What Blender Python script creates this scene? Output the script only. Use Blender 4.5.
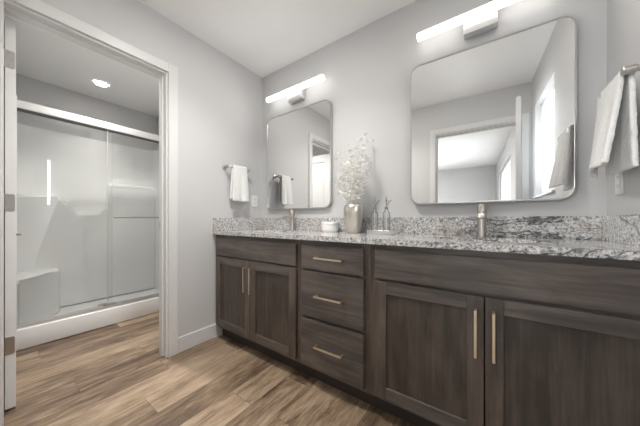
import bpy, bmesh, math, random
from mathutils import Vector, Matrix

random.seed(7)
for o in list(bpy.data.objects):
    bpy.data.objects.remove(o)
S = bpy.context.scene
COL = S.collection
R = math.radians

# ------------------------------------------------------------------ camera
cam_d = bpy.data.cameras.new('camera')
cam = bpy.data.objects.new('camera', cam_d)
COL.objects.link(cam)
S.camera = cam
cam.location = (1.979, -1.734, 1.032)
cam.rotation_euler = (R(90), 0, R(35.287))
cam_d.sensor_width = 36.0
cam_d.lens = 36.0 * 240.16 / 640.0
cam_d.shift_y = 7.0 / 640.0
cam_d.clip_start = 0.01

# ------------------------------------------------------------------ world, lights, exposure
S.view_settings.view_transform = 'Standard'
S.view_settings.look = 'None'
S.view_settings.gamma = 1.0
S.view_settings.use_curve_mapping = False
S.view_settings.exposure = 1.17
W = bpy.data.worlds.new('world')
S.world = W
W.use_nodes = True
W.node_tree.nodes['Background'].inputs[0].default_value = (0.95, 0.975, 1.0, 1)
W.node_tree.nodes['Background'].inputs[1].default_value = 3.2
S.cycles.max_bounces = 12
S.cycles.diffuse_bounces = 7
S.cycles.glossy_bounces = 6
S.cycles.transmission_bounces = 10
S.cycles.transparent_max_bounces = 16
S.cycles.caustics_reflective = False
S.cycles.caustics_refractive = False


def area(name, loc, rot, sx, sy, power, col=(1, 1, 1)):
    d = bpy.data.lights.new(name, 'AREA')
    d.shape = 'RECTANGLE'
    d.size = sx
    d.size_y = sy
    d.energy = power
    d.color = col
    o = bpy.data.objects.new(name, d)
    o.location = loc
    o.rotation_euler = rot
    COL.objects.link(o)
    return o


# daylight standing outside the real windows
area('window_daylight', (2.70, -1.25, 1.75), (0, R(90), 0), 0.95, 0.75, 4, (0.96, 0.98, 1.0)).data.spread = R(100)
area('bedroom_daylight', (2.75, -4.62, 1.5), (0, R(90), 0), 1.4, 2.1, 22, (0.95, 0.98, 1.0))
area('bedroom_far_daylight', (0.3, -6.75, 1.5), (R(90), 0, 0), 2.4, 1.5, 24, (0.97, 0.98, 1.0))
area('bedroom_fill_light', (0.6, -3.9, 2.50), (0, 0, 0), 0.5, 0.5, 20, (1.0, 0.97, 0.93))  # added overhead fill for the bedroom, no lamp known there


# ------------------------------------------------------------------ node helpers
class NT:
    def __init__(s, name):
        s.m = bpy.data.materials.new(name)
        s.m.use_nodes = True
        s.t = s.m.node_tree
        s.b = s.t.nodes['Principled BSDF']
        s.out = s.t.nodes['Material Output']

    def n(s, kind, **kw):
        x = s.t.nodes.new(kind)
        for k, v in kw.items():
            setattr(x, k, v)
        return x

    def put(s, sock, v):
        if isinstance(v, bpy.types.NodeSocket):
            s.t.links.new(v, sock)
        elif v is not None:
            if hasattr(sock.default_value, '__len__') and not hasattr(v, '__len__'):
                v = (v, v, v)
            sock.default_value = v

    def math(s, op, a, b=None, c=None):
        x = s.n('ShaderNodeMath', operation=op)
        for i, v in enumerate((a, b, c)):
            if v is not None:
                s.put(x.inputs[i], v)
        return x.outputs[0]

    def xyz(s, v):
        x = s.n('ShaderNodeSeparateXYZ')
        s.put(x.inputs[0], v)
        return x.outputs

    def comb(s, a, b, c):
        x = s.n('ShaderNodeCombineXYZ')
        for i, v in enumerate((a, b, c)):
            s.put(x.inputs[i], v)
        return x.outputs[0]

    def vmul(s, v, k):
        x = s.n('ShaderNodeVectorMath', operation='MULTIPLY')
        s.put(x.inputs[0], v)
        s.put(x.inputs[1], k)
        return x.outputs[0]

    def vadd(s, v, k):
        x = s.n('ShaderNodeVectorMath', operation='ADD')
        s.put(x.inputs[0], v)
        s.put(x.inputs[1], k)
        return x.outputs[0]

    def noise(s, v, scale, detail=4, rough=.55, dist=0):
        x = s.n('ShaderNodeTexNoise')
        s.put(x.inputs['Vector'], v)
        s.put(x.inputs['Scale'], scale)
        s.put(x.inputs['Detail'], detail)
        s.put(x.inputs['Roughness'], rough)
        s.put(x.inputs['Distortion'], dist)
        return x.outputs[0]

    def ramp(s, f, stops, interp='LINEAR'):
        x = s.n('ShaderNodeValToRGB')
        x.color_ramp.interpolation = interp
        e = x.color_ramp.elements
        while len(e) < len(stops):
            e.new(0.5)
        for i, (p, c) in enumerate(stops):
            e[i].position = p
            if not hasattr(c, '__len__'):
                c = (c, c, c)
            e[i].color = (*c, 1)
        s.put(x.inputs[0], f)
        return x.outputs[0]

    def mix(s, f, a, b, mode='MIX'):
        x = s.n('ShaderNodeMix', data_type='RGBA', blend_type=mode)
        s.put(x.inputs[0], f)
        for i, v in ((6, a), (7, b)):
            if not isinstance(v, bpy.types.NodeSocket) and len(v) == 3:
                v = (*v, 1)
            s.put(x.inputs[i], v)
        return x.outputs[2]

    def coord(s, which='Object'):
        return s.n('ShaderNodeTexCoord').outputs[which]

    def bump(s, h, strength=.2, dist=.002):
        x = s.n('ShaderNodeBump')
        x.inputs['Strength'].default_value = strength
        x.inputs['Distance'].default_value = dist
        s.put(x.inputs['Height'], h)
        s.put(s.b.inputs['Normal'], x.outputs[0])


def simple(name, col, rough=.5, metal=0, **kw):
    t = NT(name)
    t.b.inputs['Base Color'].default_value = (*col, 1)
    t.b.inputs['Roughness'].default_value = rough
    t.b.inputs['Metallic'].default_value = metal
    for k, v in kw.items():
        t.b.inputs[k.replace('_', ' ')].default_value = v
    return t


def paint(name, col, rough=.6, tex=.05):
    t = simple(name, col, rough)
    c = t.coord()
    t.bump(t.noise(c, 260, 3), tex, .001)
    f = t.noise(c, 1.3, 2)
    k = t.ramp(f, [(.3, .97), (.7, 1.0)])
    t.put(t.b.inputs['Base Color'], t.mix(1.0, col, k, 'MULTIPLY'))
    return t.m


M = {}
M['wall'] = paint('wall_paint', (.613, .612, .614))
M['ceiling'] = paint('ceiling_paint', (.93, .927, .922), .8, .12)
M['trim'] = paint('trim_paint', (.72, .72, .717), .35, .02)
M['door'] = paint('door_paint', (.78, .78, .775), .4, .02)
M['gel'] = simple('gelcoat', (.80, .80, .795), .20).m
M['porcelain'] = simple('porcelain', (.86, .86, .85), .1).m
M['ceramic'] = simple('white_ceramic', (.88, .87, .85), .35).m
M['plastic'] = simple('white_plastic', (.82, .82, .81), .4).m
M['dark'] = simple('dark_slot', (.03, .03, .03), .6).m
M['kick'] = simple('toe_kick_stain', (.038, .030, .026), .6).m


def brushed(name, col, rough, axis):
    t = simple(name, col, rough, 1.0)
    k = [900, 900, 900]
    k[axis] = 12
    n = t.noise(t.vmul(t.coord(), tuple(k)), 1, 2)
    t.put(t.b.inputs['Roughness'], t.math('MULTIPLY_ADD', n, .18, rough - .09))
    return t.m


M['nickel'] = brushed('brushed_nickel', (.52, .49, .455), .3, 0)
M['nickel_v'] = brushed('brushed_nickel_upright', (.50, .465, .42), .28, 2)
M['pull'] = brushed('champagne_nickel', (.78, .66, .50), .32, 0)
M['hinge'] = brushed('satin_hinge', (.42, .41, .39), .38, 2)
M['hinge_dark'] = brushed('worn_hinge', (.40, .35, .30), .4, 2)
M['chrome'] = simple('chrome', (.75, .75, .76), .12, 1).m
M['rail'] = simple('satin_aluminium', (.66, .65, .64), .40, .8).m
M['pump'] = simple('dark_pump_metal', (.36, .35, .34), .3, 1).m
M['silver'] = simple('satin_silver', (.82, .82, .81), .3, 1).m
M['seal'] = simple('dark_seal', (.07, .065, .06), .5).m
M['frame'] = simple('mirror_frame_nickel', (.56, .55, .53), .28, 1).m
M['mirror'] = simple('mirror_silver', (.87, .87, .865), .0, 1).m


def lit(name, col, strength):
    t = simple(name, (.9, .9, .9), .4)
    t.b.inputs['Emission Color'].default_value = (*col, 1)
    t.b.inputs['Emission Strength'].default_value = strength
    return t.m


M['led'] = lit('led_diffuser', (1.0, .97, .925), 1.6)
M['can'] = lit('can_diffuser', (1.0, .96, .90), 22.0)


def glass(name, tint, refl=1.0, extra=0.0):
    t = NT(name)
    tr = t.n('ShaderNodeBsdfTransparent')
    tr.inputs[0].default_value = (*tint, 1)
    gl = t.n('ShaderNodeBsdfGlossy')
    gl.inputs['Roughness'].default_value = .01
    fr = t.n('ShaderNodeFresnel')
    fr.inputs[0].default_value = 1.45
    mx = t.n('ShaderNodeMixShader')
    t.put(mx.inputs[0], t.math('MULTIPLY_ADD', fr.outputs[0], refl, extra))
    t.put(mx.inputs[1], tr.outputs[0])
    t.put(mx.inputs[2], gl.outputs[0])
    t.put(t.out.inputs[0], mx.outputs[0])
    return t.m


M['glass'] = glass('shower_glass', (.975, .98, .975), .8)
M['bottle'] = glass('bottle_glass', (.975, .98, .98), .7, .02)
M['window_glass'] = glass('window_glass', (.97, .98, .98), .7)


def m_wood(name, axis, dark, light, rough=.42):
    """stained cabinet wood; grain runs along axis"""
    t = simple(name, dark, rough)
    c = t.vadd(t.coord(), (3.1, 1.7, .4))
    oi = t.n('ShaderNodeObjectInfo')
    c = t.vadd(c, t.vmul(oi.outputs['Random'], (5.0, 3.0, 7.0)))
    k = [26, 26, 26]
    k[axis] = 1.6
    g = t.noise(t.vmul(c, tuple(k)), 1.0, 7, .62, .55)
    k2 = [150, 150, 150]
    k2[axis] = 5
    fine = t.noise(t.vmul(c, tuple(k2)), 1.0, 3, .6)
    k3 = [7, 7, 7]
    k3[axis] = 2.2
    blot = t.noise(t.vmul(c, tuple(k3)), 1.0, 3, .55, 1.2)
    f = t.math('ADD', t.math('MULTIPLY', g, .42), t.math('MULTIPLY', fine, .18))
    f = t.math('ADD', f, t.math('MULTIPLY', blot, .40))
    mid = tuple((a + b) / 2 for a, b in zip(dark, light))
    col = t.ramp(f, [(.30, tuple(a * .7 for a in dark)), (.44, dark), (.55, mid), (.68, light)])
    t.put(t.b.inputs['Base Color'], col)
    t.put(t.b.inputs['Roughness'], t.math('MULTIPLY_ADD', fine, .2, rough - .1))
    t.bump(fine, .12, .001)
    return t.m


WD, WL = (.072, .056, .046), (.172, .136, .112)
M['wood_v'] = m_wood('espresso_wood_upright', 2, WD, WL)
M['wood_h'] = m_wood('espresso_wood_level', 0, (.074, .061, .055), (.178, .150, .133))  # greyer than the upright wood: reflected daylight put into the colour
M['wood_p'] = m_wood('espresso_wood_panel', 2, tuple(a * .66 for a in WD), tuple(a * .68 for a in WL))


def m_granite():
    t = simple('granite', (.5, .5, .5), .12)
    c = t.coord()
    warp = t.n('ShaderNodeTexNoise')
    t.put(warp.inputs['Vector'], c)
    warp.inputs['Scale'].default_value = 9
    cw = t.vadd(c, t.vmul(warp.outputs['Color'], (.06, .06, .06)))
    n1 = t.noise(cw, 88, 6, .70, .3)
    base = t.ramp(n1, [(.33, (.07, .07, .085)), (.41, (.23, .23, .25)), (.49, (.50, .495, .49)), (.57, (.72, .71, .69)), (.68, (.84, .82, .80))])
    v = t.n('ShaderNodeTexVoronoi')
    t.put(v.inputs['Vector'], cw)
    v.inputs['Scale'].default_value = 190
    sp = t.ramp(v.outputs['Color'], [(.0, 1.0), (.16, 1.0), (.2, 0.0), (1, 0.0)])
    n3 = t.noise(c, 24, 3)
    spk = t.math('MULTIPLY', sp, t.ramp(n3, [(.42, 0.0), (.55, 1.0)]))
    base = t.mix(t.math('MULTIPLY', spk, .85), base, (.035, .035, .045))
    tan = t.ramp(t.noise(t.vadd(c, (5, 2, 1)), 7, 3), [(.52, 0.0), (.66, 1.0)])
    base = t.mix(t.math('MULTIPLY', tan, .28), base, (.42, .33, .26))
    # long dark drifting veins
    s = t.xyz(cw)
    band = t.math('ADD', t.math('MULTIPLY', s[0], 1.6), t.math('MULTIPLY', s[2], -9.0))
    band = t.math('ADD', band, t.math('MULTIPLY', s[1], 3.0))
    vn = t.noise(t.comb(band, t.math('MULTIPLY', s[0], 2.2), s[1]), 1.15, 5, .6, .8)
    vein = t.ramp(vn, [(.45, 0.0), (.485, 1.0), (.50, 1.0), (.53, 0.0)])
    where = t.n('ShaderNodeMapRange')
    t.put(where.inputs[0], s[0])
    where.inputs[1].default_value = .45
    where.inputs[2].default_value = .8
    t.put(t.b.inputs['Base Color'], t.mix(t.math('MULTIPLY', t.math('MULTIPLY', vein, where.outputs[0]), .8), base, (.03, .03, .035)))
    return t.m


M['granite'] = m_granite()


def m_floor():
    t = simple('vinyl_plank', (.3, .2, .15), .36)
    c = t.coord()
    s = t.xyz(c)
    PW, PL = .182, 1.22
    u = t.math('DIVIDE', t.math('ADD', s[0], 10.03), PW)
    row = t.math('FLOOR', u)
    fu = t.math('FRACT', u)
    wn = t.n('ShaderNodeTexWhiteNoise', noise_dimensions='1D')
    t.put(wn.inputs['W'], row)
    v = t.math('ADD', t.math('DIVIDE', t.math('ADD', s[1], 20), PL), wn.outputs['Value'])
    pl = t.math('FLOOR', v)
    fv = t.math('FRACT', v)
    wn2 = t.n('ShaderNodeTexWhiteNoise', noise_dimensions='2D')
    t.put(wn2.inputs['Vector'], t.comb(row, pl, 0))
    off = t.math('MULTIPLY', wn2.outputs['Value'], 37.0)
    cc = t.comb(t.math('ADD', s[0], off), t.math('ADD', s[1], t.math('MULTIPLY', off, 1.7)), off)
    g1 = t.noise(t.vmul(cc, (12, 1.7, 1)), 1.0, 8, .66, 1.3)
    g2 = t.noise(t.vmul(cc, (95, 9, 1)), 1.0, 5, .7, .3)
    g3 = t.noise(t.vmul(cc, (5, 1.6, 1)), 1.0, 4, .6, 1.0)
    f = t.math('ADD', t.math('MULTIPLY', g1, .46), t.math('MULTIPLY', g2, .28))
    f = t.math('ADD', f, t.math('MULTIPLY', g3, .26))
    f = t.math('ADD', f, t.math('MULTIPLY', t.math('SUBTRACT', wn2.outputs['Value'], .5), .16))
    col = t.ramp(f, [(.37, (.062, .040, .026)), (.44, (.130, .086, .056)), (.50, (.215, .150, .098)), (.56, (.315, .228, .152)), (.66, (.44, .335, .24))])
    e1 = t.math('MINIMUM', fu, t.math('SUBTRACT', 1, fu))
    e2 = t.math('MULTIPLY', t.math('MINIMUM', fv, t.math('SUBTRACT', 1, fv)), PL / PW)
    e = t.math('MINIMUM', e1, e2)
    gap = t.ramp(e, [(.004, 1.0), (.012, 0.0)])
    col = t.mix(t.math('MULTIPLY', gap, .55), col, (.05, .035, .025))
    t.put(t.b.inputs['Base Color'], col)
    t.put(t.b.inputs['Roughness'], t.math('MULTIPLY_ADD', g2, .2, .30))
    t.bump(t.math('SUBTRACT', g2, gap), .12, .0015)
    return t.m


M['floor'] = m_floor()


def m_towel():
    t = simple('terry_towel', (.84, .84, .83), .95)
    c = t.coord()
    n = t.noise(c, 420, 3, .6)
    t.put(t.b.inputs['Base Color'], t.ramp(t.noise(c, 190, 2), [(.3, (.76, .76, .755)), (.6, (.86, .86, .85))]))
    t.bump(n, .5, .004)
    return t.m


M['towel'] = m_towel()
M['sprig'] = simple('bleached_leaf', (.86, .85, .81), .8).m
M['stem'] = simple('pale_stem', (.62, .58, .50), .8).m


def m_vase():
    t = simple('champagne_metal', (.66, .62, .56), .3, 1)
    c = t.coord()
    n = t.noise(t.vmul(c, (25, 25, 420)), 1, 2)
    t.put(t.b.inputs['Roughness'], t.math('MULTIPLY_ADD', n, .08, .26))
    return t.m


M['vase'] = m_vase()
M['carpet'] = paint('bedroom_carpet', (.42, .40, .37), .95, .4)


# ------------------------------------------------------------------ mesh helpers (all coordinates are world coordinates)
class MB:
    def __init__(s):
        s.bm = bmesh.new()

    def box(s, x0, y0, z0, x1, y1, z1, bev=0, seg=2):
        x0, x1 = sorted((x0, x1)); y0, y1 = sorted((y0, y1)); z0, z1 = sorted((z0, z1))
        v = [s.bm.verts.new(p) for p in ((x0, y0, z0), (x1, y0, z0), (x1, y1, z0), (x0, y1, z0), (x0, y0, z1), (x1, y0, z1), (x1, y1, z1), (x0, y1, z1))]
        fs = [s.bm.faces.new([v[i] for i in q]) for q in ((3, 2, 1, 0), (4, 5, 6, 7), (0, 1, 5, 4), (1, 2, 6, 5), (2, 3, 7, 6), (3, 0, 4, 7))]
        if bev:
            ed = {e for f in fs for e in f.edges}
            bmesh.ops.bevel(s.bm, geom=list(ed), offset=bev, segments=seg, affect='EDGES', profile=.5)
        return s

    def prism(s, pts, axis, a0, a1, bev=0, seg=2):
        """closed outline extruded along axis; pts are the two other coordinates in xyz order"""
        def P(p, a):
            q = list(p)
            q.insert(axis, a)
            return q
        A = [s.bm.verts.new(P(p, a0)) for p in pts]
        B = [s.bm.verts.new(P(p, a1)) for p in pts]
        n = len(pts)
        fs = [s.bm.faces.new(A), s.bm.faces.new(B[::-1])]
        for i in range(n):
            fs.append(s.bm.faces.new((A[i], B[i], B[(i + 1) % n], A[(i + 1) % n])))
        if bev:
            ed = {e for f in fs[:2] for e in f.edges}
            bmesh.ops.bevel(s.bm, geom=list(ed), offset=bev, segments=seg, affect='EDGES', profile=.5)
        return s

    def ring(s, outer, inner, axis, a0, a1):
        """frame between two outlines with the same point count, extruded along axis"""
        def P(p, a):
            q = list(p)
            q.insert(axis, a)
            return q
        L = [[s.bm.verts.new(P(p, a)) for p in o] for o, a in ((outer, a0), (outer, a1), (inner, a1), (inner, a0))]
        n = len(outer)
        for k in range(4):
            A, B = L[k], L[(k + 1) % 4]
            for i in range(n):
                s.bm.faces.new((A[i], A[(i + 1) % n], B[(i + 1) % n], B[i]))
        return s

    def lathe(s, prof, c, axis=2, n=32, cap=True):
        c = Vector(c)
        rings = []
        for r, h in prof:
            ring = []
            for i in range(n):
                a = 2 * math.pi * i / n
                q = [r * math.cos(a), r * math.sin(a)]
                q.insert(axis, h)
                ring.append(s.bm.verts.new(c + Vector(q)))
            rings.append(ring)
        for A, B in zip(rings, rings[1:]):
            for i in range(n):
                s.bm.faces.new((A[i], A[(i + 1) % n], B[(i + 1) % n], B[i]))
        if cap:
            s.bm.faces.new(rings[0][::-1])
            s.bm.faces.new(rings[-1])
        return s

    def tube(s, pts, r, n=12, cap=True):
        pts = [Vector(p) for p in pts]
        rr = r if hasattr(r, '__len__') else [r] * len(pts)
        rings = []
        up = None
        for i, p in enumerate(pts):
            d = (pts[min(i + 1, len(pts) - 1)] - pts[max(i - 1, 0)]).normalized()
            if up is None:
                up = Vector((0, 0, 1)) if abs(d.z) < .9 else Vector((1, 0, 0))
            a = d.cross(up).normalized()
            b = a.cross(d).normalized()
            up = b
            rings.append([s.bm.verts.new(p + (a * math.cos(2 * math.pi * k / n) + b * math.sin(2 * math.pi * k / n)) * rr[i]) for k in range(n)])
        for A, B in zip(rings, rings[1:]):
            for k in range(n):
                s.bm.faces.new((A[k], A[(k + 1) % n], B[(k + 1) % n], B[k]))
        if cap:
            s.bm.faces.new(rings[0][::-1])
            s.bm.faces.new(rings[-1])
        return s

    def grid(s, P):
        V = [[s.bm.verts.new(p) for p in row] for row in P]
        for i in range(len(V) - 1):
            for j in range(len(V[0]) - 1):
                s.bm.faces.new((V[i][j], V[i + 1][j], V[i + 1][j + 1], V[i][j + 1]))
        return s

    def build(s, name, mat, parent=None, smooth=None, kind=None):
        off = Vector((0, 0, 0))
        p = parent
        while p:
            off += p.location
            p = p.parent
        bmesh.ops.recalc_face_normals(s.bm, faces=s.bm.faces[:])
        for v in s.bm.verts:
            v.co -= off
        me = bpy.data.meshes.new(name)
        s.bm.to_mesh(me)
        s.bm.free()
        me.materials.append(mat)
        if smooth:
            me.polygons.foreach_set('use_smooth', [True] * len(me.polygons))
            me.set_sharp_from_angle(angle=R(smooth))
        o = bpy.data.objects.new(name, me)
        o.parent = parent
        COL.objects.link(o)
        if kind:
            o['kind'] = kind
        return o


def tag(o, label, cat, group=None):
    o['label'] = label
    o['category'] = cat
    if group:
        o['group'] = group
    return o


def thing(name, loc, label, cat, group=None):
    o = bpy.data.objects.new(name, None)
    o.empty_display_size = .05
    o.location = loc
    COL.objects.link(o)
    return tag(o, label, cat, group)


def rrect(x0, z0, x1, z1, r, n=8):
    pts = []
    for cx, cz, a0 in ((x1 - r, z1 - r, 0), (x0 + r, z1 - r, 90), (x0 + r, z0 + r, 180), (x1 - r, z0 + r, 270)):
        for k in range(n + 1):
            a = R(a0 + 90 * k / n)
            pts.append((cx + r * math.cos(a), cz + r * math.sin(a)))
    return pts


def copy_tree(o, parent=None):
    c = o.copy()
    COL.objects.link(c)
    c.parent = parent
    for ch in list(o.children):
        copy_tree(ch, c)
    return c


def struct(name, mb, mat, **k):
    return mb.build(name, mat, kind='structure', **k)


# ------------------------------------------------------------------ the room
WX, CH = 2.437, 2.545          # right wall, ceiling height
FY = -1.80                     # wall behind the camera (inner face)
T = .12                        # wall thickness
SX = -2.01                     # far wall of the shower room
SY = -.24                      # side wall of the shower room
DL0, DL1, DH = -1.680, -.915, 2.145    # shower room doorway (y0, y1, top)
EX0, EX1 = 1.475, 2.355        # bedroom doorway
BY = -6.5

struct('floor', MB().box(SX - T, FY - T, -.05, WX + T, T, 0), M['floor'])
struct('floor_bedroom', MB().box(-1.6, BY - T, -.05, WX + T, FY - T, 0), M['carpet'])
struct('ceiling', MB().box(SX - T, FY - T, CH, WX + T, T, CH + .08), M['ceiling'])
struct('ceiling_bedroom', MB().box(-1.6, BY - T, CH, WX + T, FY - T, CH + .08), M['ceiling'])
struct('wall_back', MB().box(SX - T, 0, 0, WX + T, T, CH), M['wall'])
# right wall with bathroom window and bedroom window
BW0, BW1, BWZ0, BWZ1 = -1.60, -.93, 1.27, 2.20
CW0, CW1, CWZ0, CWZ1 = -5.7, -3.55, .75, 2.20
mb = MB()
for y0, y1, z0, z1 in ((BW1, T, 0, CH), (CW1, BW0, 0, CH), (BY - T, CW0, 0, CH), (BW0, BW1, 0, BWZ0), (BW0, BW1, BWZ1, CH), (CW0, CW1, 0, CWZ0), (CW0, CW1, CWZ1, CH)):
    mb.box(WX, y0, z0, WX + T, y1, z1)
struct('wall_right', mb, M['wall'])
# left wall with the shower room doorway
mb = MB()
mb.box(-T, DL1 + .0, 0, 0, 0, CH).box(-T, FY, 0, 0, DL0, CH).box(-T, DL0, DH, 0, DL1, CH)
struct('wall_left', mb, M['wall'])
# wall behind the camera with the bedroom doorway
mb = MB()
mb.box(SX - T, FY - T, 0, EX0, FY, CH).box(EX1, FY - T, 0, WX, FY, CH).box(EX0, FY - T, DH, EX1, FY, CH)
struct('wall_front', mb, M['wall'])
struct('wall_shower_far', MB().box(SX - T, FY, 0, SX, 0, CH), M['wall'])
struct('wall_shower_side', MB().box(SX, SY, 0, -T, 0, CH), M['wall'])
mb = MB()
mb.box(-1.6 - T, BY - T, 0, -1.6, FY - T, CH)
struct('wall_bedroom_left', mb, M['wall'])
FW0, FW1 = -.9, .9
mb = MB()
mb.box(-1.6, BY - T, 0, FW0, BY, CH).box(FW1, BY - T, 0, WX, BY, CH).box(FW0, BY - T, 0, FW1, BY, .8).box(FW0, BY - T, 2.2, FW1, BY, CH)
struct('wall_bedroom_far', mb, M['wall'])


def window(name, axis, c, a0, a1, z0, z1, mull):
    """window filling a hole; axis 0 = in a wall of constant x, 1 = constant y; c = glazing plane"""
    def bx(mb, u0, u1, w0, w1, d):
        if axis == 0:
            mb.box(c - d, u0, w0, c + d, u1, w1, .004)
        else:
            mb.box(u0, c - d, w0, u1, c + d, w1, .004)
    f = MB()
    fw = .045
    bx(f, a0, a1, z0, z0 + fw, .03); bx(f, a0, a1, z1 - fw, z1, .03)
    bx(f, a0, a0 + fw, z0 + fw, z1 - fw, .03); bx(f, a1 - fw, a1, z0 + fw, z1 - fw, .03)
    for m in mull:
        bx(f, a0 + (a1 - a0) * m - .02, a0 + (a1 - a0) * m + .02, z0 + fw, z1 - fw, .028)
    w = struct(name, f, M['trim'])
    g = MB()
    bx(g, a0 + fw, a1 - fw, z0 + fw, z1 - fw, .003)
    g.build('window_pane', M['window_glass'], w)
    return w


window('window_1', 0, WX + .075, BW0, BW1, BWZ0, BWZ1, ())
window('window_2', 0, WX + .075, CW0, CW1, CWZ0, CWZ1, (.5,))
window('window_3', 1, BY - .075, FW0, FW1, .8, 2.2, (.5,))
struct('trim_window_sill', MB().box(WX - .022, BW0 - .03, BWZ0 - .022, WX + .04, BW1 + .03, BWZ0, .004), M['trim'])


# door casings, jambs, stops
def casing_profile(mb, axis, c, sgn, a0, a1, top, w=.066, d=.018):
    """flat casing with an eased edge around a doorway (sides and head)"""
    def bx(u0, u1, z0, z1, dd, bev):
        if axis == 0:
            mb.box(c, u0, z0, c + sgn * dd, u1, z1, bev)
        else:
            mb.box(u0, c, z0, u1, c + sgn * dd, z1, bev)
    bx(a0 - w, a0, 0, top + w, d, .003)
    bx(a1, a1 + w, 0, top + w, d, .003)
    bx(a0, a1, top, top + w, d, .003)


cas = MB()
casing_profile(cas, 0, .0, 1, DL0 + .006, DL1 - .006, DH - .006)
struct('trim_1', cas, M['trim'])
cas = MB()
casing_profile(cas, 0, -T, -1, DL0 + .006, DL1 - .006, DH - .006)
struct('trim_2', cas, M['trim'])
j = MB()
j.box(-T, DL1 - .018, 0, 0, DL1, DH).box(-T, DL0, 0, 0, DL0 + .012, DH).box(-T, DL0 + .012, DH - .018, 0, DL1 - .018, DH)
j.box(-.075, DL1 - .03, 0, -.04, DL1 - .018, DH - .018, .002).box(-.075, DL0 + .012, 0, -.04, DL0 + .014, DH - .018).box(-.075, DL0 + .014, DH - .03, -.04, DL1 - .03, DH - .018, .002)
jm = struct('trim_3', j, M['trim'])
sp = MB()
sp.box(-.108, DL1 - .0195, .955, -.078, DL1 - .018, 1.015)
sp.build('strike_plate', M['hinge_dark'], jm)
cas = MB()
casing_profile(cas, 1, FY, 1, EX0 + .006, EX1 - .006, DH - .006)
struct('trim_4', cas, M['trim'])
j = MB()
j.box(EX0, FY - T, 0, EX0 + .018, FY, DH).box(EX1 - .018, FY - T, 0, EX1, FY, DH).box(EX0 + .018, FY - T, DH - .018, EX1 - .018, FY, DH)
j.box(EX0 + .018, FY - .085, 0, EX0 + .03, FY - .05, DH - .018).box(EX1 - .03, FY - .085, 0, EX1 - .018, FY - .05, DH - .018).box(EX0 + .03, FY - .085, DH - .03, EX1 - .03, FY - .05, DH - .018)
struct('trim_5', j, M['trim'])


def baseboard(name, pts_boxes):
    mb = MB()
    for x0, y0, x1, y1 in pts_boxes:
        mb.box(x0, y0, 0, x1, y1, .12, .005)
    return struct(name, mb, M['trim'])


baseboard('baseboard_left', [(0, DL1 + .061, .014, -.462), (0, FY, .014, DL0 - .061)])
baseboard('baseboard_front', [(.014, FY, EX0 - .061, FY + .014)])
baseboard('baseboard_right', [(WX - .014, FY + .02, WX, -.60)])
baseboard('baseboard_bedroom', [(-1.6, BY, WX, BY + .014), (-1.6, BY + .02, -1.586, FY - T), (WX - .014, BY + .02, WX, FY - T)])

# ------------------------------------------------------------------ the two doors (open)


def door_slab(mb, axis, c0, c1, a0, a1, z0, z1):
    """slab with two recessed panels on both faces; c = thickness range, a = width range"""
    def bx(u0, u1, w0, w1, k0, k1, bev=.0):
        if axis == 1:
            mb.box(u0, k0, w0, u1, k1, w1, bev)
        else:
            mb.box(k0, u0, w0, k1, u1, w1, bev)
    s = .11
    zs = [z0, z0 + .2, z0 + .95, z0 + 1.07, z1 - .12, z1]
    bx(a0, a0 + s, z0, z1, c0, c1)
    bx(a1 - s, a1, z0, z1, c0, c1)
    for i in (0, 2, 4):
        bx(a0 + s, a1 - s, zs[i], zs[i + 1], c0, c1)
    for i in (1, 3):
        bx(a0 + s, a1 - s, zs[i], zs[i + 1], c0 + .011, c1 - .011)
        bx(a0 + s + .03, a1 - s - .03, zs[i] + .03, zs[i + 1] - .03, c0 + .005, c1 - .005, .004)


DY0, DY1 = -1.659, -1.622
mb = MB()
door_slab(mb, 1, DY0, DY1, -.87, -.142, .012, DH - .022)
d1 = struct('door_1', mb, M['door'])
d1.name = 'door_1'
for hz, mat in ((1.90, 'hinge'), (1.125, 'hinge'), (.352, 'hinge_dark')):
    h = MB()
    h.prism([(DY0 - .006, hz - .047)] + [(DY1 - .012 + .008 * math.sin(R(a)), hz + s * (.039 + .008 * math.cos(R(a)))) for s, angs in ((-1, (0, 30, 60, 90)), (1, (90, 60, 30, 0))) for a in angs] + [(DY0 - .006, hz + .047)], 0, -.142, -.1395)
    h.tube([(-.1355, DY0 - .0055, hz - .047), (-.1355, DY0 - .0055, hz + .047)], .0052, 12)
    hh = h.build('hinge', M[mat], d1, smooth=40)
    s = MB()
    for k, (dy, dz) in enumerate(((.012, .032), (.021, 0), (.012, -.032))):
        s.lathe([(.0035, 0), (.0035, .0012)], (-.1395, DY0 + dy, hz + dz), axis=0, n=10)
    s.build('screw', M['hinge_dark'], hh)
k = MB()
k.lathe([(.030, 0), (.030, .006), (.012, .010), (.010, .038)], (-.79, DY1, .93), axis=1, n=20)
k.tube([(-.79, DY1 + .045, .93), (-.75, DY1 + .048, .93), (-.69, DY1 + .046, .93)], [.010, .009, .007], 12)
k.build('door_handle', M['hinge_dark'], d1, smooth=40)
k = MB()
k.lathe([(.030, 0), (.030, -.006), (.012, -.010), (.010, -.038)], (-.79, DY0, .93), axis=1, n=20)
k.tube([(-.79, DY0 - .045, .93), (-.75, DY0 - .048, .93), (-.69, DY0 - .046, .93)], [.010, .009, .007], 12)
k.build('door_handle', M['hinge_dark'], d1, smooth=40)

mb = MB()
HX, HY = EX1 - .020, FY + .012
door_slab(mb, 0, HX - .035, HX, HY, HY + .745, .012, DH - .03)
bmesh.ops.rotate(mb.bm, cent=(HX, HY, 0), matrix=Matrix.Rotation(R(6.6), 3, 'Z'), verts=mb.bm.verts[:])
d2 = struct('door_2', mb, M['door'])

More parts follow.
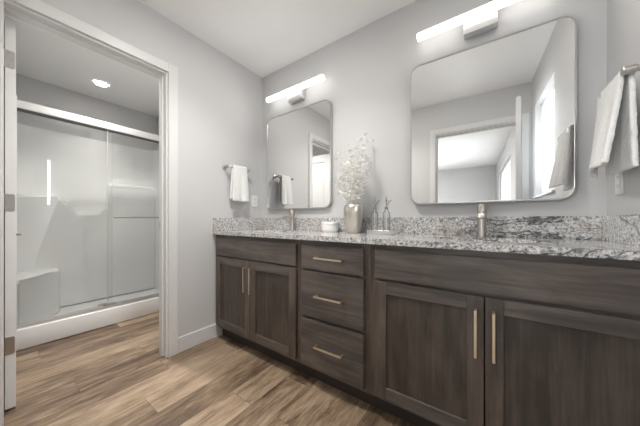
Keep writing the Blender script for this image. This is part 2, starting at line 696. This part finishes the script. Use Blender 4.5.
# ------------------------------------------------------------------ shower
sh = thing('shower_stall', (-1.53, -1.0, 0), 'white moulded shower stall with corner seat and wide curb in the room past the doorway', 'shower')
SX0 = SX + .002
EY = SY - .002                 # right end of the stall
WY = -1.70                     # left end of the stall
cb = MB()
cb.box(-1.19, WY, 0, -1.05, EY, .168, .012, 3)
cb.build('curb', M['gel'], sh, smooth=40)
pan = MB()
pan.box(SX0 + .03, WY + .03, 0, -1.19, EY - .03, .07)
pan.build('shower_pan', M['gel'], sh)
# wall surround: inner outline swept up with rounded corners
SB = -1.945


def surround_outline(inset, r):
    x0 = SB + inset
    y0, y1 = WY + .13 + inset, EY - .055 - inset
    pts = [(-1.052, y0)]
    for cx, cy, a0 in ((x0 + r, y0 + r, 270), (x0 + r, y1 - r, 180)):
        for q in range(9):
            a = R(a0 - 90 * q / 8)
            pts.append((cx + r * math.cos(a), cy + r * math.sin(a)))
    pts.append((-1.052, y1))
    return pts


def shell(name, pts, z0, z1, back, bev=0):
    """upright shell: inner outline pts, straight back outline"""
    mb = MB()
    outer = [(-1.052, back[1]), (back[0], back[1]), (back[0], back[2]), (-1.052, back[2])]
    poly = pts + outer[::-1]
    mb.prism(poly, 2, z0, z1)
    return mb


mb = shell('surround', surround_outline(0, .17), .07, 2.01, (SX0, WY, EY))
mb.build('surround_wall', M['gel'], sh, smooth=50)
# raised lower back panel with the stepped shelf outline
yA, yB = WY + .12, EY - .06


def arc(cy, cz, r, a0, a1, n=8):
    return [(cy + r * math.cos(R(a0 + (a1 - a0) * i / n)), cz + r * math.sin(R(a0 + (a1 - a0) * i / n))) for i in range(n + 1)]


out = [(yA, .07), (yA, 1.29)]
out += arc(-1.25, 1.235, .055, 90, 0)
out += arc(-1.115, 1.175, .085, 180, 270)
out += arc(-.90, 1.165, .075, 270, 360)
out += arc(-.785, 1.455, .035, 180, 90, 5)
out += [(yB, 1.49), (yB, .07)]
mb = MB()
mb.prism(out, 0, SB - .03, SB + .10, .045, 6)
mb.build('ledge_panel', M['gel'], sh, smooth=60)
# corner seat
seat = [(SB, -1.235), (-1.72, -1.250), (-1.68, -1.262), (-1.655, -1.285), (-1.60, -1.345), (-1.46, -1.455), (-1.30, -1.54), (-1.30, WY + .10), (SB, WY + .10)]
mb = MB()
mb.prism(seat, 2, .07, .51, .022, 4)
mb.build('corner_seat', M['gel'], sh, smooth=60)
mb = MB()
mb.lathe([(.048, .07), (.048, .074), (.04, .077)], (-1.60, -.93, 0), n=24)
mb.build('drain', M['hinge_dark'], sh, smooth=30)

en = thing('shower_enclosure', (-1.1, -1.0, .168), 'framed sliding glass shower doors with a long towel bar, standing on the white curb', 'shower door')
mb = MB()
mb.box(-1.135, WY, 1.918, -1.06, EY, 1.985, .006)
mb.build('header_rail', M['rail'], en)
mb = MB()
mb.box(-1.134, WY, 1.912, -1.062, EY, 1.918)
mb.build('header_seal', M['seal'], en)
mb = MB()
mb.box(-1.135, WY, .168, -1.065, EY, .180, .003).box(-1.075, WY, .180, -1.065, EY, .196, .002).box(-1.135, WY, .180, -1.127, EY, .192, .002)
mb.build('bottom_track', M['rail'], en)
for y0, y1 in ((WY, WY + .03), (EY - .03, EY)):
    MB().box(-1.13, y0, .196, -1.07, y1, 1.906, .003).build('side_jamb', M['rail'], en)
gp = MB()
gp.box(-1.090, -1.012, .192, -1.084, EY - .032, 1.915)
g1 = gp.build('glass_panel', M['glass'], en)
gp = MB()
gp.box(-1.120, WY + .032, .192, -1.114, -.97, 1.915)
g2 = gp.build('glass_panel', M['glass'], en)
mb = MB()
mb.box(-1.091, -1.0155, .192, -1.083, -1.0115, 1.915)
mb.build('edge_strip', M['rail'], g1)
mb = MB()
mb.tube([(-1.035, -.975, 1.06), (-1.035, -.32, 1.06)], .0085, 12)
mb.tube([(-1.084, -.93, 1.06), (-1.035, -.93, 1.06)], .006, 10)
mb.tube([(-1.084, -.36, 1.06), (-1.035, -.36, 1.06)], .006, 10)
mb.build('towel_bar', M['nickel'], g1, smooth=40)
mb = MB()
mb.box(-1.11, -1.04, .180, -1.066, -.95, .207, .004)
mb.build('track_guide', M['hinge_dark'], en)

# recessed ceiling light over the shower; also builds the added fill lights
def recessed_light(x, y, label, power, k=1.0, col=(1.0, .975, .94), spread=125):
    cl = thing('recessed_light', (x, y, CH), label, 'ceiling light')
    mb = MB()
    mb.lathe([(.085 * k, -.002), (.083 * k, -.007), (.066 * k, -.009), (.062 * k, -.002)], (x, y, CH), n=32, cap=False)
    mb.build('trim_ring', M['plastic'], cl, smooth=40)
    mb = MB()
    mb.lathe([(.063 * k, -.005), (.063 * k, -.001)], (x, y, CH), n=32)
    mb.build('lamp_lens', M['can'], cl)
    d = bpy.data.lights.new('recessed_lamp', 'AREA')
    d.shape = 'DISK'
    d.size = .12 * k
    d.energy = power
    d.color = col
    d.spread = R(spread)
    o = bpy.data.objects.new('recessed_lamp', d)
    o.location = (0, 0, -.012)
    o.parent = cl
    COL.objects.link(o)


recessed_light(-1.541, -.963, 'small round recessed light glowing in the ceiling above the shower', 1.25, .82, spread=84)
recessed_light(-.50, -1.0, 'added round fill light, unseen above the shower doorway, in front of the shower', 8)  # added to brighten the shower room, hidden by the door head
recessed_light(.92, -1.0, 'added larger round fill light over the vanity aisle, out of view', 6.0, 2.2)  # unseen light added to brighten the vanity aisle

# ------------------------------------------------------------------ vanity
CT, CB = .936, .907            # counter top / underside
YF, YD = -.531, -.553          # face frame plane, fronts plane
ZB, ZF = .1226, .8785          # bottom and top of the fronts


def bar_pull(parent, kind, x, z, L):
    mb = MB()
    y = YD - .030
    h = L / 2
    if kind == 'h':
        mb.box(x - h, y - .005, z - .005, x + h, y + .005, z + .005, .0012)
        for s in (-1, 1):
            mb.box(x + s * (h - .005) - .005, y + .004, z - .0045, x + s * (h - .005) + .005, YD, z + .0045)
    else:
        mb.box(x - .005, y - .005, z - h, x + .005, y + .005, z + h, .0012)
        for s in (-1, 1):
            mb.box(x - .0045, y + .004, z + s * (h - .005) - .005, x + .0045, YD, z + s * (h - .005) + .005)
    return mb.build('handle', M['pull'], parent)


def shaker_door(parent, x0, x1, z0, z1, hx, hz):
    w = .060
    t0, t1 = YD, YF
    p = MB()
    p.box(x0 + w - .004, t0 + .010, z0 + w - .004, x1 - w + .004, t1 - .003, z1 - w + .004)
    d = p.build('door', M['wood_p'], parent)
    for a in (x0, x1 - w):
        MB().box(a, t0, z0, a + w, t1 - .0006, z1, .0018).build('stile', M['wood_v'], d)
    for a in (z0, z1 - w):
        MB().box(x0 + w, t0 + .0002, a, x1 - w, t1 - .0006, a + w, .0016).build('rail', M['wood_h'], d)
    bar_pull(d, 'v', hx, hz, .192)
    return d


def front_slab(parent, name, x0, x1, z0, z1):
    mb = MB()
    mb.box(x0, YD, z0, x1, YF - .0006, z1, .0022)
    return mb.build(name, M['wood_h'], parent)


def cabinet(x0, x1, label, rails, sl, sr):
    c = thing('vanity_cabinet', ((x0 + x1) / 2, -.27, 0), label, 'cabinet', 'dark wood vanity cabinets')
    b = MB()
    b.box(x0 + .0005, YF + .02, .10, x0 + .018, -.001, CB).box(x1 - .018, YF + .02, .10, x1 - .0005, -.001, CB)
    b.box(x0 + .018, YF + .02, .10, x1 - .018, -.001, .118).box(x0 + .018, -.012, .118, x1 - .018, -.001, CB)
    b.build('body', M['wood_v'], c)
    f = MB()
    f.box(x0 + .0005, YF, .10, x0 + sl, YF + .02, CB).build('frame_stile', M['wood_v'], c)
    MB().box(x1 - sr, YF, .10, x1 - .0005, YF + .02, CB).build('frame_stile', M['wood_v'], c)
    for z0, z1 in rails:
        MB().box(x0 + sl, YF, z0, x1 - sr, YF + .02, z1).build('frame_rail', M['wood_h'], c)
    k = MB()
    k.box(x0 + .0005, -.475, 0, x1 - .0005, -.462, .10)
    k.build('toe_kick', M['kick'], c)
    return c


c1 = cabinet(0.002, .972, 'two-door vanity cabinet in the corner by the left wall, under the far sink', [(.10, .14), (.705, .75), (.862, CB)], .05, .038)
front_slab(c1, 'false_front', .035, .948, .733, ZF)
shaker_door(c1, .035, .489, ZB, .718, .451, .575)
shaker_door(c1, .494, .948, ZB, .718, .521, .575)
c2 = cabinet(.972, 1.458, 'narrow vanity cabinet with a stack of three drawers, between the two door cabinets', [(.10, .14), (.405, .445), (.705, .74), (.862, CB)], .038, .048)
for z0, z1 in ((ZB, .417), (.432, .713), (.728, ZF)):
    d = front_slab(c2, 'drawer', .997, 1.427, z0, z1)
    bar_pull(d, 'h', 1.212, (z0 + z1) / 2 - .0, .192)
c3 = cabinet(1.458, WX - .002, 'wide two-door vanity cabinet on the right, nearest the camera', [(.10, .14), (.705, .75), (.862, CB)], .05, .03)
front_slab(c3, 'false_front', 1.490, 2.43, .733, ZF)
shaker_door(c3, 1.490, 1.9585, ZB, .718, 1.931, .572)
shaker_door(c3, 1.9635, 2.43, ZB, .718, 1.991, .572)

# countertop with two undermount sink openings
sinks = ((.50, -.30), (1.942, -.30))
AX, AY = .215, .15


def slab_with_holes():
    mb = MB()
    bm = mb.bm
    x0, x1, y0, y1 = .002, WX - .002, -.565, -.002
    xs = sorted([x0, x1, .5 - .26, .5 + .26, 1.942 - .26, 1.942 + .26])
    ya, yb = -.30 - .19, -.30 + .19
    N = 40
    for z, flip in ((CT, False), (CB, True)):
        def face(pts):
            vs = [bm.verts.new((p[0], p[1], z)) for p in (pts[::-1] if flip else pts)]
            bm.faces.new(vs)
        def rect(a, b, c, d):
            face([(a, b), (c, b), (c, d), (a, d)])
        rect(x0, y0, x1, ya); rect(x0, yb, x1, y1)
        rect(xs[0], ya, xs[1], yb); rect(xs[2], ya, xs[3], yb); rect(xs[4], ya, xs[5], yb)
        for cx, cy in sinks:
            E, O = [], []
            for i in range(N):
                a = 2 * math.pi * (i + .5) / N
                ca, sa = math.cos(a), math.sin(a)
                E.append((cx + AX * ca, cy + AY * sa))
                k = min(.26 / abs(ca), .19 / abs(sa))
                O.append((cx + k * ca, cy + k * sa))
            corners = {}
            for i in range(N):
                jn = (i + 1) % N
                p, q = O[i], O[jn]
                poly = [E[i], p]
                if abs(abs(p[0] - cx) - .26) < 1e-6 and abs(abs(q[1] - cy) - .19) < 1e-6 and not abs(abs(q[0] - cx) - .26) < 1e-6:
                    poly.append((cx + math.copysign(.26, p[0] - cx), cy + math.copysign(.19, q[1] - cy)))
                elif abs(abs(p[1] - cy) - .19) < 1e-6 and abs(abs(q[0] - cx) - .26) < 1e-6 and not abs(abs(q[1] - cy) - .19) < 1e-6:
                    poly.append((cx + math.copysign(.26, q[0] - cx), cy + math.copysign(.19, p[1] - cy)))
                poly += [q, E[jn]]
                face(poly)
    for cx, cy in sinks:
        for i in range(N):
            a, b = 2 * math.pi * (i + .5) / N, 2 * math.pi * (i + 1.5) / N
            P = [(cx + AX * math.cos(t), cy + AY * math.sin(t)) for t in (a, b)]
            bm.faces.new([bm.verts.new((*P[0], CT)), bm.verts.new((*P[1], CT)), bm.verts.new((*P[1], CB)), bm.verts.new((*P[0], CB))])
    for a, b in (((x0, y0), (x1, y0)), ((x1, y0), (x1, y1)), ((x1, y1), (x0, y1)), ((x0, y1), (x0, y0))):
        bm.faces.new([bm.verts.new((*a, CB)), bm.verts.new((*b, CB)), bm.verts.new((*b, CT)), bm.verts.new((*a, CT))])
    bmesh.ops.remove_doubles(bm, verts=bm.verts[:], dist=.0002)
    return mb


ct = thing('countertop', (WX / 2, -.28, CB), 'long speckled grey and white granite countertop with backsplash over the dark cabinets', 'countertop')
slab_with_holes().build('counter_slab', M['granite'], ct)
ST = 1.052
MB().box(.022, -.022, CT, WX - .022, -.002, ST, .0015).build('backsplash', M['granite'], ct)
MB().box(.002, -.563, CT, .022, -.002, ST, .0015).build('side_splash', M['granite'], ct)
MB().box(WX - .022, -.563, CT, WX - .002, -.002, ST, .0015).build('side_splash', M['granite'], ct)

for (cx, cy), lab in zip(sinks, ('white oval undermount sink below the left faucet', 'white oval undermount sink below the right faucet')):
    s = thing('sink', (cx, cy, CB), lab, 'sink', 'undermount sinks')
    mb = MB()
    prof = [(1.12, -.0005), (1.0, -.0005), (.98, -.03), (.90, -.09), (.62, -.135), (.2, -.145), (.2, -.155), (.66, -.145), (.95, -.10), (1.04, -.03), (1.12, -.012)]
    N = 40
    rings = [[mb.bm.verts.new((cx + AX * k * math.cos(2 * math.pi * i / N), cy + AY * k * math.sin(2 * math.pi * i / N), CB + z)) for i in range(N)] for k, z in prof]
    for A, B in zip(rings, rings[1:] + rings[:1]):
        for i in range(N):
            mb.bm.faces.new((A[i], A[(i + 1) % N], B[(i + 1) % N], B[i]))
    mb.build('basin', M['porcelain'], s, smooth=50)
    mb = MB()
    mb.lathe([(.04, -.156), (.04, -.143), (.028, -.140)], (cx, cy, CB), n=24)
    mb.build('sink_drain', M['chrome'], s, smooth=30)


def faucet(cx, lab):
    f = thing('faucet', (cx, -.09, CT), lab, 'faucet', 'brushed nickel sink faucets')
    mb = MB()
    mb.lathe([(.027, 0), (.027, .005), (.0235, .008), (.0225, .012), (.0225, .128)], (cx, -.09, CT), n=28)
    mb.build('faucet_body', M['nickel_v'], f, smooth=35)
    mb = MB()
    mb.prism([(-.108, 1.050), (-.215, 1.043), (-.222, 1.045), (-.222, 1.060), (-.215, 1.066), (-.108, 1.072)], 0, cx - .017, cx + .017, .004, 3)
    sp_ = mb.build('spout', M['nickel'], f, smooth=35)
    mb = MB()
    mb.lathe([(.0095, 1.037), (.0095, 1.044)], (cx, -.208, 0), n=16)
    mb.build('aerator', M['chrome'], sp_)
    mb = MB()
    mb.lathe([(.0195, 0), (.0235, .003), (.0235, .052), (.021, .056)], (cx, -.09, CT + .131), n=28)
    mb.box(cx - .006, -.072, CT + .175, cx + .006, -.035, CT + .186, .003)
    mb.build('lever', M['nickel_v'], f, smooth=35)
    return f


faucet(.502, 'slim nickel single-hole faucet at the left sink, in front of the smaller-looking mirror')
faucet(1.942, 'nickel single-hole faucet at the right sink, seen end-on below the larger-looking mirror')


# ------------------------------------------------------------------ mirrors
def wall_mirror(x0, x1, z0, z1, lab, yaw=0):
    px, py = (x1 - .03, 0)
    m = thing('wall_mirror', (px, py, z0), lab, 'mirror', 'rounded rectangle vanity mirrors')
    r = .065
    O = rrect(x0, z0, x1, z1, r, 10)
    I = rrect(x0 + .009, z0 + .009, x1 - .009, z1 - .009, r - .009, 10)
    mb = MB()
    mb.ring(O, I, 1, -.034, -.003)
    bmesh.ops.bevel(mb.bm, geom=[e for e in mb.bm.edges if all(abs(v.co.y + .034) < 1e-5 for v in e.verts)], offset=.0012, segments=1, affect='EDGES')
    mb.build('mirror_frame', M['frame'], m, smooth=35)
    mb = MB()
    mb.prism(rrect(x0 + .0085, z0 + .0085, x1 - .0085, z1 - .0085, r - .0085, 10), 1, -.029, -.006)
    mb.build('mirror_glass', M['mirror'], m)
    m.rotation_euler = (0, 0, R(yaw))
    return m


wall_mirror(.102, .885, 1.134, 2.066, 'rounded-corner nickel framed mirror above the far left faucet, next to the towel corner')
wall_mirror(1.535, 2.33, 1.134, 2.066, 'rounded-corner nickel framed mirror above the right faucet, reflecting the bedroom doorway', 1.4)


# ------------------------------------------------------------------ vanity lights
def vanity_light(cx, lab, power):
    z = 2.232
    v = thing('vanity_light', (cx, 0, z), lab, 'wall light', 'nickel vanity light bars')
    mb = MB()
    mb.box(cx - .083, -.054, z - .085, cx + .083, -.0005, z + .035, .003)
    mb.build('backplate', M['silver'], v)  # nickel plate in lighter silver, glare of the bar put into its colour
    mb = MB()
    mb.box(cx - .342, -.092, z - .020, cx + .342, -.056, z + .016, .003)
    mb.build('diffuser', M['led'], v)
    mb = MB()
    mb.box(cx - .344, -.070, z + .0165, cx + .344, -.046, z + .022, .001)
    mb.build('top_cap', M['nickel'], v)
    d = bpy.data.lights.new('bar_lamp', 'AREA')
    d.shape = 'RECTANGLE'
    d.size = .54
    d.size_y = .022
    d.energy = power
    d.spread = R(160)
    d.color = (1.0, .965, .92)
    o = bpy.data.objects.new('bar_lamp', d)
    o.location = (0, -.096, 0)
    o.rotation_euler = (R(-66), 0, 0)
    o.parent = v
    COL.objects.link(o)
    return v


vanity_light(.499, 'lit LED bar light on the wall above the left mirror', .55)
vanity_light(1.932, 'lit LED bar light above the right mirror, cut off by the top of the photo', 1.4)


# ------------------------------------------------------------------ outlets
def outlet(wall_x, sgn, y, z, lab, switch=False):
    o = thing('wall_outlet', (wall_x, y, z), lab, 'outlet')
    x0 = wall_x + sgn * .0005
    x1 = wall_x + sgn * .006
    MB().box(x0, y - .036, z - .059, x1, y + .036, z + .059, .003).build('cover_plate', M['plastic'], o)
    s = MB()
    s.box(x1, y - .017, z - .034, x1 + sgn * .002, y + .017, z + .034, .001)
    s = s.build('socket', M['plastic'], o)
    xs, xe = x1 + sgn * .0018, x1 + sgn * .0024
    for dz in (-.019, .019):
        for dy in (-.0065, .0065):
            MB().box(xs, y + dy - .0012, z + dz - .004, xe, y + dy + .0012, z + dz + .004).build('slot', M['dark'], s)
        MB().lathe([(.0022, xs), (.0022, xe)], (0, y, z + dz - .010), axis=0, n=10).build('slot', M['dark'], s)
    return o


outlet(0, 1, -.106, 1.225, 'white outlet plate on the left wall between hanging towel and corner')
outlet(WX, -1, -.145, 1.20, 'white outlet plate on the right wall below the big towel')


# ------------------------------------------------------------------ towel bars and towels
def towel_rail(wx, sgn, y0, y1, z, lab):
    """small hand towel bar; sgn points into the room"""
    t = thing('towel_rail', (wx, (y0 + y1) / 2, z), lab, 'towel bar', 'nickel hand towel bars')
    xb = wx + sgn * .068
    for y in (y0, y1):
        mb = MB()
        a = [(.023, .0005), (.023, .007), (.0115, .012), (.0105, .052), (.0145, .056), (.0145, .084), (.012, .087)]
        mb.lathe([(r, sgn * h) for r, h in a], (wx, y, z), axis=0, n=24)
        mb.build('post', M['nickel'], t, smooth=35)
    mb = MB()
    mb.tube([(xb, y0, z), (xb, y1, z)], .0085, 16)
    mb.build('bar', M['nickel'], t, smooth=40)
    return t


def towel(wx, sgn, y0, y1, z, drop_f, drop_b, fl, lab, thick=.016, droop=0, seed=1):
    """towel folded over the bar: front leaf (room side), back leaf (wall side)"""
    rnd = random.Random(seed)
    xb = wx + sgn * .068
    rb = .0105
    path = []
    NF = 26
    for i in range(NF):
        u = i / (NF - 1)
        path.append((rb, -drop_f * u, 'f', u))
    path = path[::-1]
    for a in range(0, 181, 20):
        path.append((rb * math.cos(R(a)), rb * math.sin(R(a)), 't', 0))
    for i in range(1, NF):
        u = i / (NF - 1)
        path.append((-rb - .004 * u, -drop_b * u, 'b', u))
    NY = 22
    ph = rnd.random() * 6
    rows_o = []
    for k in range(NY + 1):
        w = k / NY
        row = []
        for (dx, dz, kind, u) in path:
            wave = .008 * u * math.sin(w * 7 + ph) + .004 * u * math.sin(w * 15 + ph * 2)
            yy = y0 + (y1 - y0) * w + (w - .5) * .03 * u
            if kind == 'f':
                f0, f1 = fl if isinstance(fl, tuple) else (fl, fl)
                dx += (f0 + (f1 - f0) * w) * u ** 1.2
                dx += wave + (.012 * u if 0 < w < 1 else 0)
                if droop and w > .8:
                    dz -= droop * ((w - .8) / .2) ** 1.5 * (.15 + .85 * u)
            elif kind == 'b':
                dx += -abs(wave) * .4
            row.append((xb + sgn * dx, yy, z + dz))
        rows_o.append(row)
    mb = MB()
    mb.grid(rows_o)
    o = mb.build('hand_towel', M['towel'], None, smooth=180)
    so = o.modifiers.new('thick', 'SOLIDIFY')
    so.thickness = thick
    so.offset = 0
    # face the thickness outward from the bar
    sd = o.modifiers.new('soft', 'SUBSURF')
    sd.levels = 1
    sd.render_levels = 2
    tex = bpy.data.textures.new('terry_relief', 'CLOUDS')
    tex.noise_scale = .012
    dp = o.modifiers.new('terry', 'DISPLACE')
    dp.texture = tex
    dp.strength = .0035
    dp.texture_coords = 'LOCAL'
    return tag(o, lab, 'towel', 'white hand towels')


LZ = 1.515
towel_rail(0, 1, -.452, -.232, LZ, 'nickel hand towel bar on the left wall beside the corner')
towel(0, 1, -.412, -.264, LZ + .004, .315, .295, .006, 'small white towel hanging on the left wall by the corner', .016, 0, 3)
RZ = 1.545
towel_rail(WX, -1, -.455, -.250, RZ, 'nickel hand towel bar on the right wall at the edge of the photo')
towel(WX, -1, -.437, -.215, RZ + .004, .315, .335, (.040, .012), 'large-looking white towel hanging on the right wall, cut by the photo edge', .015, .03, 5)

# ------------------------------------------------------------------ things on the counter
vx, vy = 1.148, -.125
v = thing('vase', (vx, vy, CT), 'champagne metallic vase holding white leafy branches, between the two mirrors', 'vase')
mb = MB()
mb.lathe([(.050, .0), (.056, .003), (.064, .035), (.073, .085), (.081, .135), (.084, .165), (.082, .190), (.072, .208), (.058, .217), (.052, .219), (.052, .213), (.066, .203), (.076, .185), (.078, .165), (.075, .135), (.066, .085), (.057, .035), (.048, .010)], (vx, vy, CT), n=48)
for q in mb.bm.verts:
    q.co.x = vx + (q.co.x - vx) * .89
    q.co.y = vy + (q.co.y - vy) * .89
mb.build('vase_body', M['vase'], v, smooth=50)


def leaf(mb, p, d, side, L, Wd):
    d = d.normalized()
    n = d.cross(side).normalized()
    s = n.cross(d).normalized()
    q = [p, p + d * L * .35 + s * Wd, p + d * L * .75 + s * Wd * .7, p + d * L + n * L * .12, p + d * L * .75 - s * Wd * .7, p + d * L * .35 - s * Wd]
    c = p + d * L * .55 - n * L * .10
    vs = [mb.bm.verts.new(x) for x in q]
    vc = mb.bm.verts.new(c)
    for i in range(6):
        mb.bm.faces.new((vs[i], vs[(i + 1) % 6], vc))


# each sprig: tip offset (x, y, z above counter)
tips = [(-.10, .015, .52), (-.085, -.03, .59), (-.03, .03, .67), (.0, -.03, .62), (.040, .02, .68), (.085, .035, .72), (.075, -.03, .60), (-.02, .0, .52), (.03, -.06, .50), (-.06, .05, .55), (.10, .0, .52), (-.125, -.02, .44)]
side_words = ['leaning left with a loose tip', 'reaching up at the left', 'standing upright left of centre', 'upright in front', 'tall and upright right of centre', 'the tallest, tip reaching upper right', 'leaning right', 'short, in the middle', 'short, leaning forward', 'at the back left', 'arching out to the right', 'lowest, jutting out left']
for si, (tx, ty, tz) in enumerate(tips):
    g = thing('leafy_branch', (vx, vy, CT), 'white bleached leafy branch in the metallic vase, ' + side_words[si], 'branch', 'white branches in the vase')
    base = Vector((vx + tx * .12, vy + ty * .12, CT + .02))
    tip = Vector((vx + tx * 1.05, vy + ty, CT + tz))
    neck = Vector((vx + tx * .28, vy + ty * .28, CT + .225))
    pts = []
    for i in range(15):
        t = i / 14
        if t < .3:
            p = base.lerp(neck, t / .3)
        else:
            k = (t - .3) / .7
            ctrl = neck + Vector((tx * .75, ty * .5, (tz - .225) * .5))
            p = neck * (1 - k) ** 2 + ctrl * 2 * k * (1 - k) + tip * k * k
        pts.append(p)
    st = MB()
    lf = MB()
    st.tube(pts, [.0016 - .0009 * i / 14 for i in range(15)], 6)
    for i in range(5, 15):
        p = pts[i]
        d = (pts[min(i + 1, 14)] - pts[i - 1]).normalized()
        for q in range(3):
            a = random.uniform(0, 6.28)
            out = Vector((math.cos(a), math.sin(a) * .8, random.uniform(-.1, .55))).normalized()
            bl = random.uniform(.014, .046) * (1.0 if i > 6 else 1.15)
            e = p + out * bl
            st.tube([p, p.lerp(e, .5) + Vector((0, 0, .003)), e], [.0007, .0006, .0004], 4)
            for w in range(4):
                b = random.uniform(0, 6.28)
                dd = (out * .5 + Vector((math.cos(b), math.sin(b), random.uniform(-.4, .8)))).normalized()
                sd_ = Vector((random.uniform(-1, 1), random.uniform(-1, 1), random.uniform(-1, 1)))
                leaf(lf, p.lerp(e, random.uniform(.45, 1)), dd, sd_, random.uniform(.013, .023), random.uniform(.0034, .0056))
    st.build('stem', M['stem'], g)
    lf.build('leaves', M['sprig'], g)

# white ceramic box
bx_ = thing('ceramic_jar', (.925, -.105, CT), 'low white ceramic jar with a lid by the backsplash, left of the vase', 'jar')
mb = MB()
mb.lathe([(.056, 0), (.060, .004), (.0655, .012), (.0665, .030), (.0655, .034), (.0665, .038), (.0665, .056), (.060, .057)], (.925, -.105, CT), n=40)
mb.build('jar_body', M['ceramic'], bx_, smooth=35)
mb = MB()
mb.lathe([(.060, .0572), (.068, .059), (.069, .066), (.069, .078), (.066, .081)], (.925, -.105, CT), n=40)
mb.build('lid', M['ceramic'], bx_, smooth=35)

# tray with two dispensers
tr = thing('tray', (1.372, -.15, CT), 'small oval silver tray under two clear bottles, right of the vase', 'tray')
mb = MB()


def oval(cx, cy, ax, ay, n=40):
    return [(cx + ax * math.cos(2 * math.pi * i / n), cy + ay * math.sin(2 * math.pi * i / n)) for i in range(n)]


tx, ty = 1.370, -.15
prof = [(1.0, 1.0, .0), (1.03, 1.05, .004), (1.05, 1.09, .022), (1.07, 1.12, .024), (1.03, 1.06, .021), (.99, .99, .008)]
rings = [[mb.bm.verts.new((x, y, CT + z)) for x, y in oval(tx, ty, .098 * a, .055 * b)] for a, b, z in prof]
for A, B in zip(rings, rings[1:]):
    for i in range(40):
        mb.bm.faces.new((A[i], A[(i + 1) % 40], B[(i + 1) % 40], B[i]))
mb.bm.faces.new(rings[0][::-1])
mb.bm.faces.new(rings[-1])
mb.build('tray_dish', M['silver'], tr, smooth=45)


def dispenser(x, y, lab):
    K = 1.42
    d = thing('glass_dispenser', (x, y, CT + .0085), lab, 'bottle', 'clear bottles on the tray')
    z = CT + .0085
    def L(p):
        return [(r, h * K) for r, h in p]
    mb = MB()
    mb.lathe(L([(.022, 0), (.0245, .003), (.0245, .092), (.022, .099), (.011, .106), (.0105, .112), (.0088, .112), (.0092, .105), (.0205, .0975), (.0228, .091), (.0228, .006), (.019, .005)]), (x, y, z), n=28)
    mb.build('bottle_glass', M['bottle'], d, smooth=40)
    mb = MB()
    mb.lathe(L([(.0125, .1123), (.0125, .122), (.006, .126), (.0042, .129), (.0042, .150), (.0075, .152), (.0075, .158), (.003, .161), (.0035, .172), (.001, .176)]), (x, y, z), n=20)
    mb.build('pump', M['pump'], d, smooth=40)
    mb = MB()
    mb.tube([(x, y, z + .128 * K), (x + .012, y - .004, z + .138 * K), (x + .024, y - .009, z + .150 * K), (x + .042, y - .014, z + .154 * K)], [.0048, .0045, .004, .0035], 10)
    mb.build('spout', M['pump'], d, smooth=40)
    mb = MB()
    mb.tube([(x, y, z + .018), (x, y, z + .1123 * K)], .0024, 8)
    mb.build('dip_tube', M['plastic'], d, smooth=40)
    return d


dispenser(1.324, -.15, 'clear glass bottle with metal pump, the left one on the silver tray')
dispenser(1.407, -.15, 'clear glass bottle with metal pump, the right one on the silver tray')
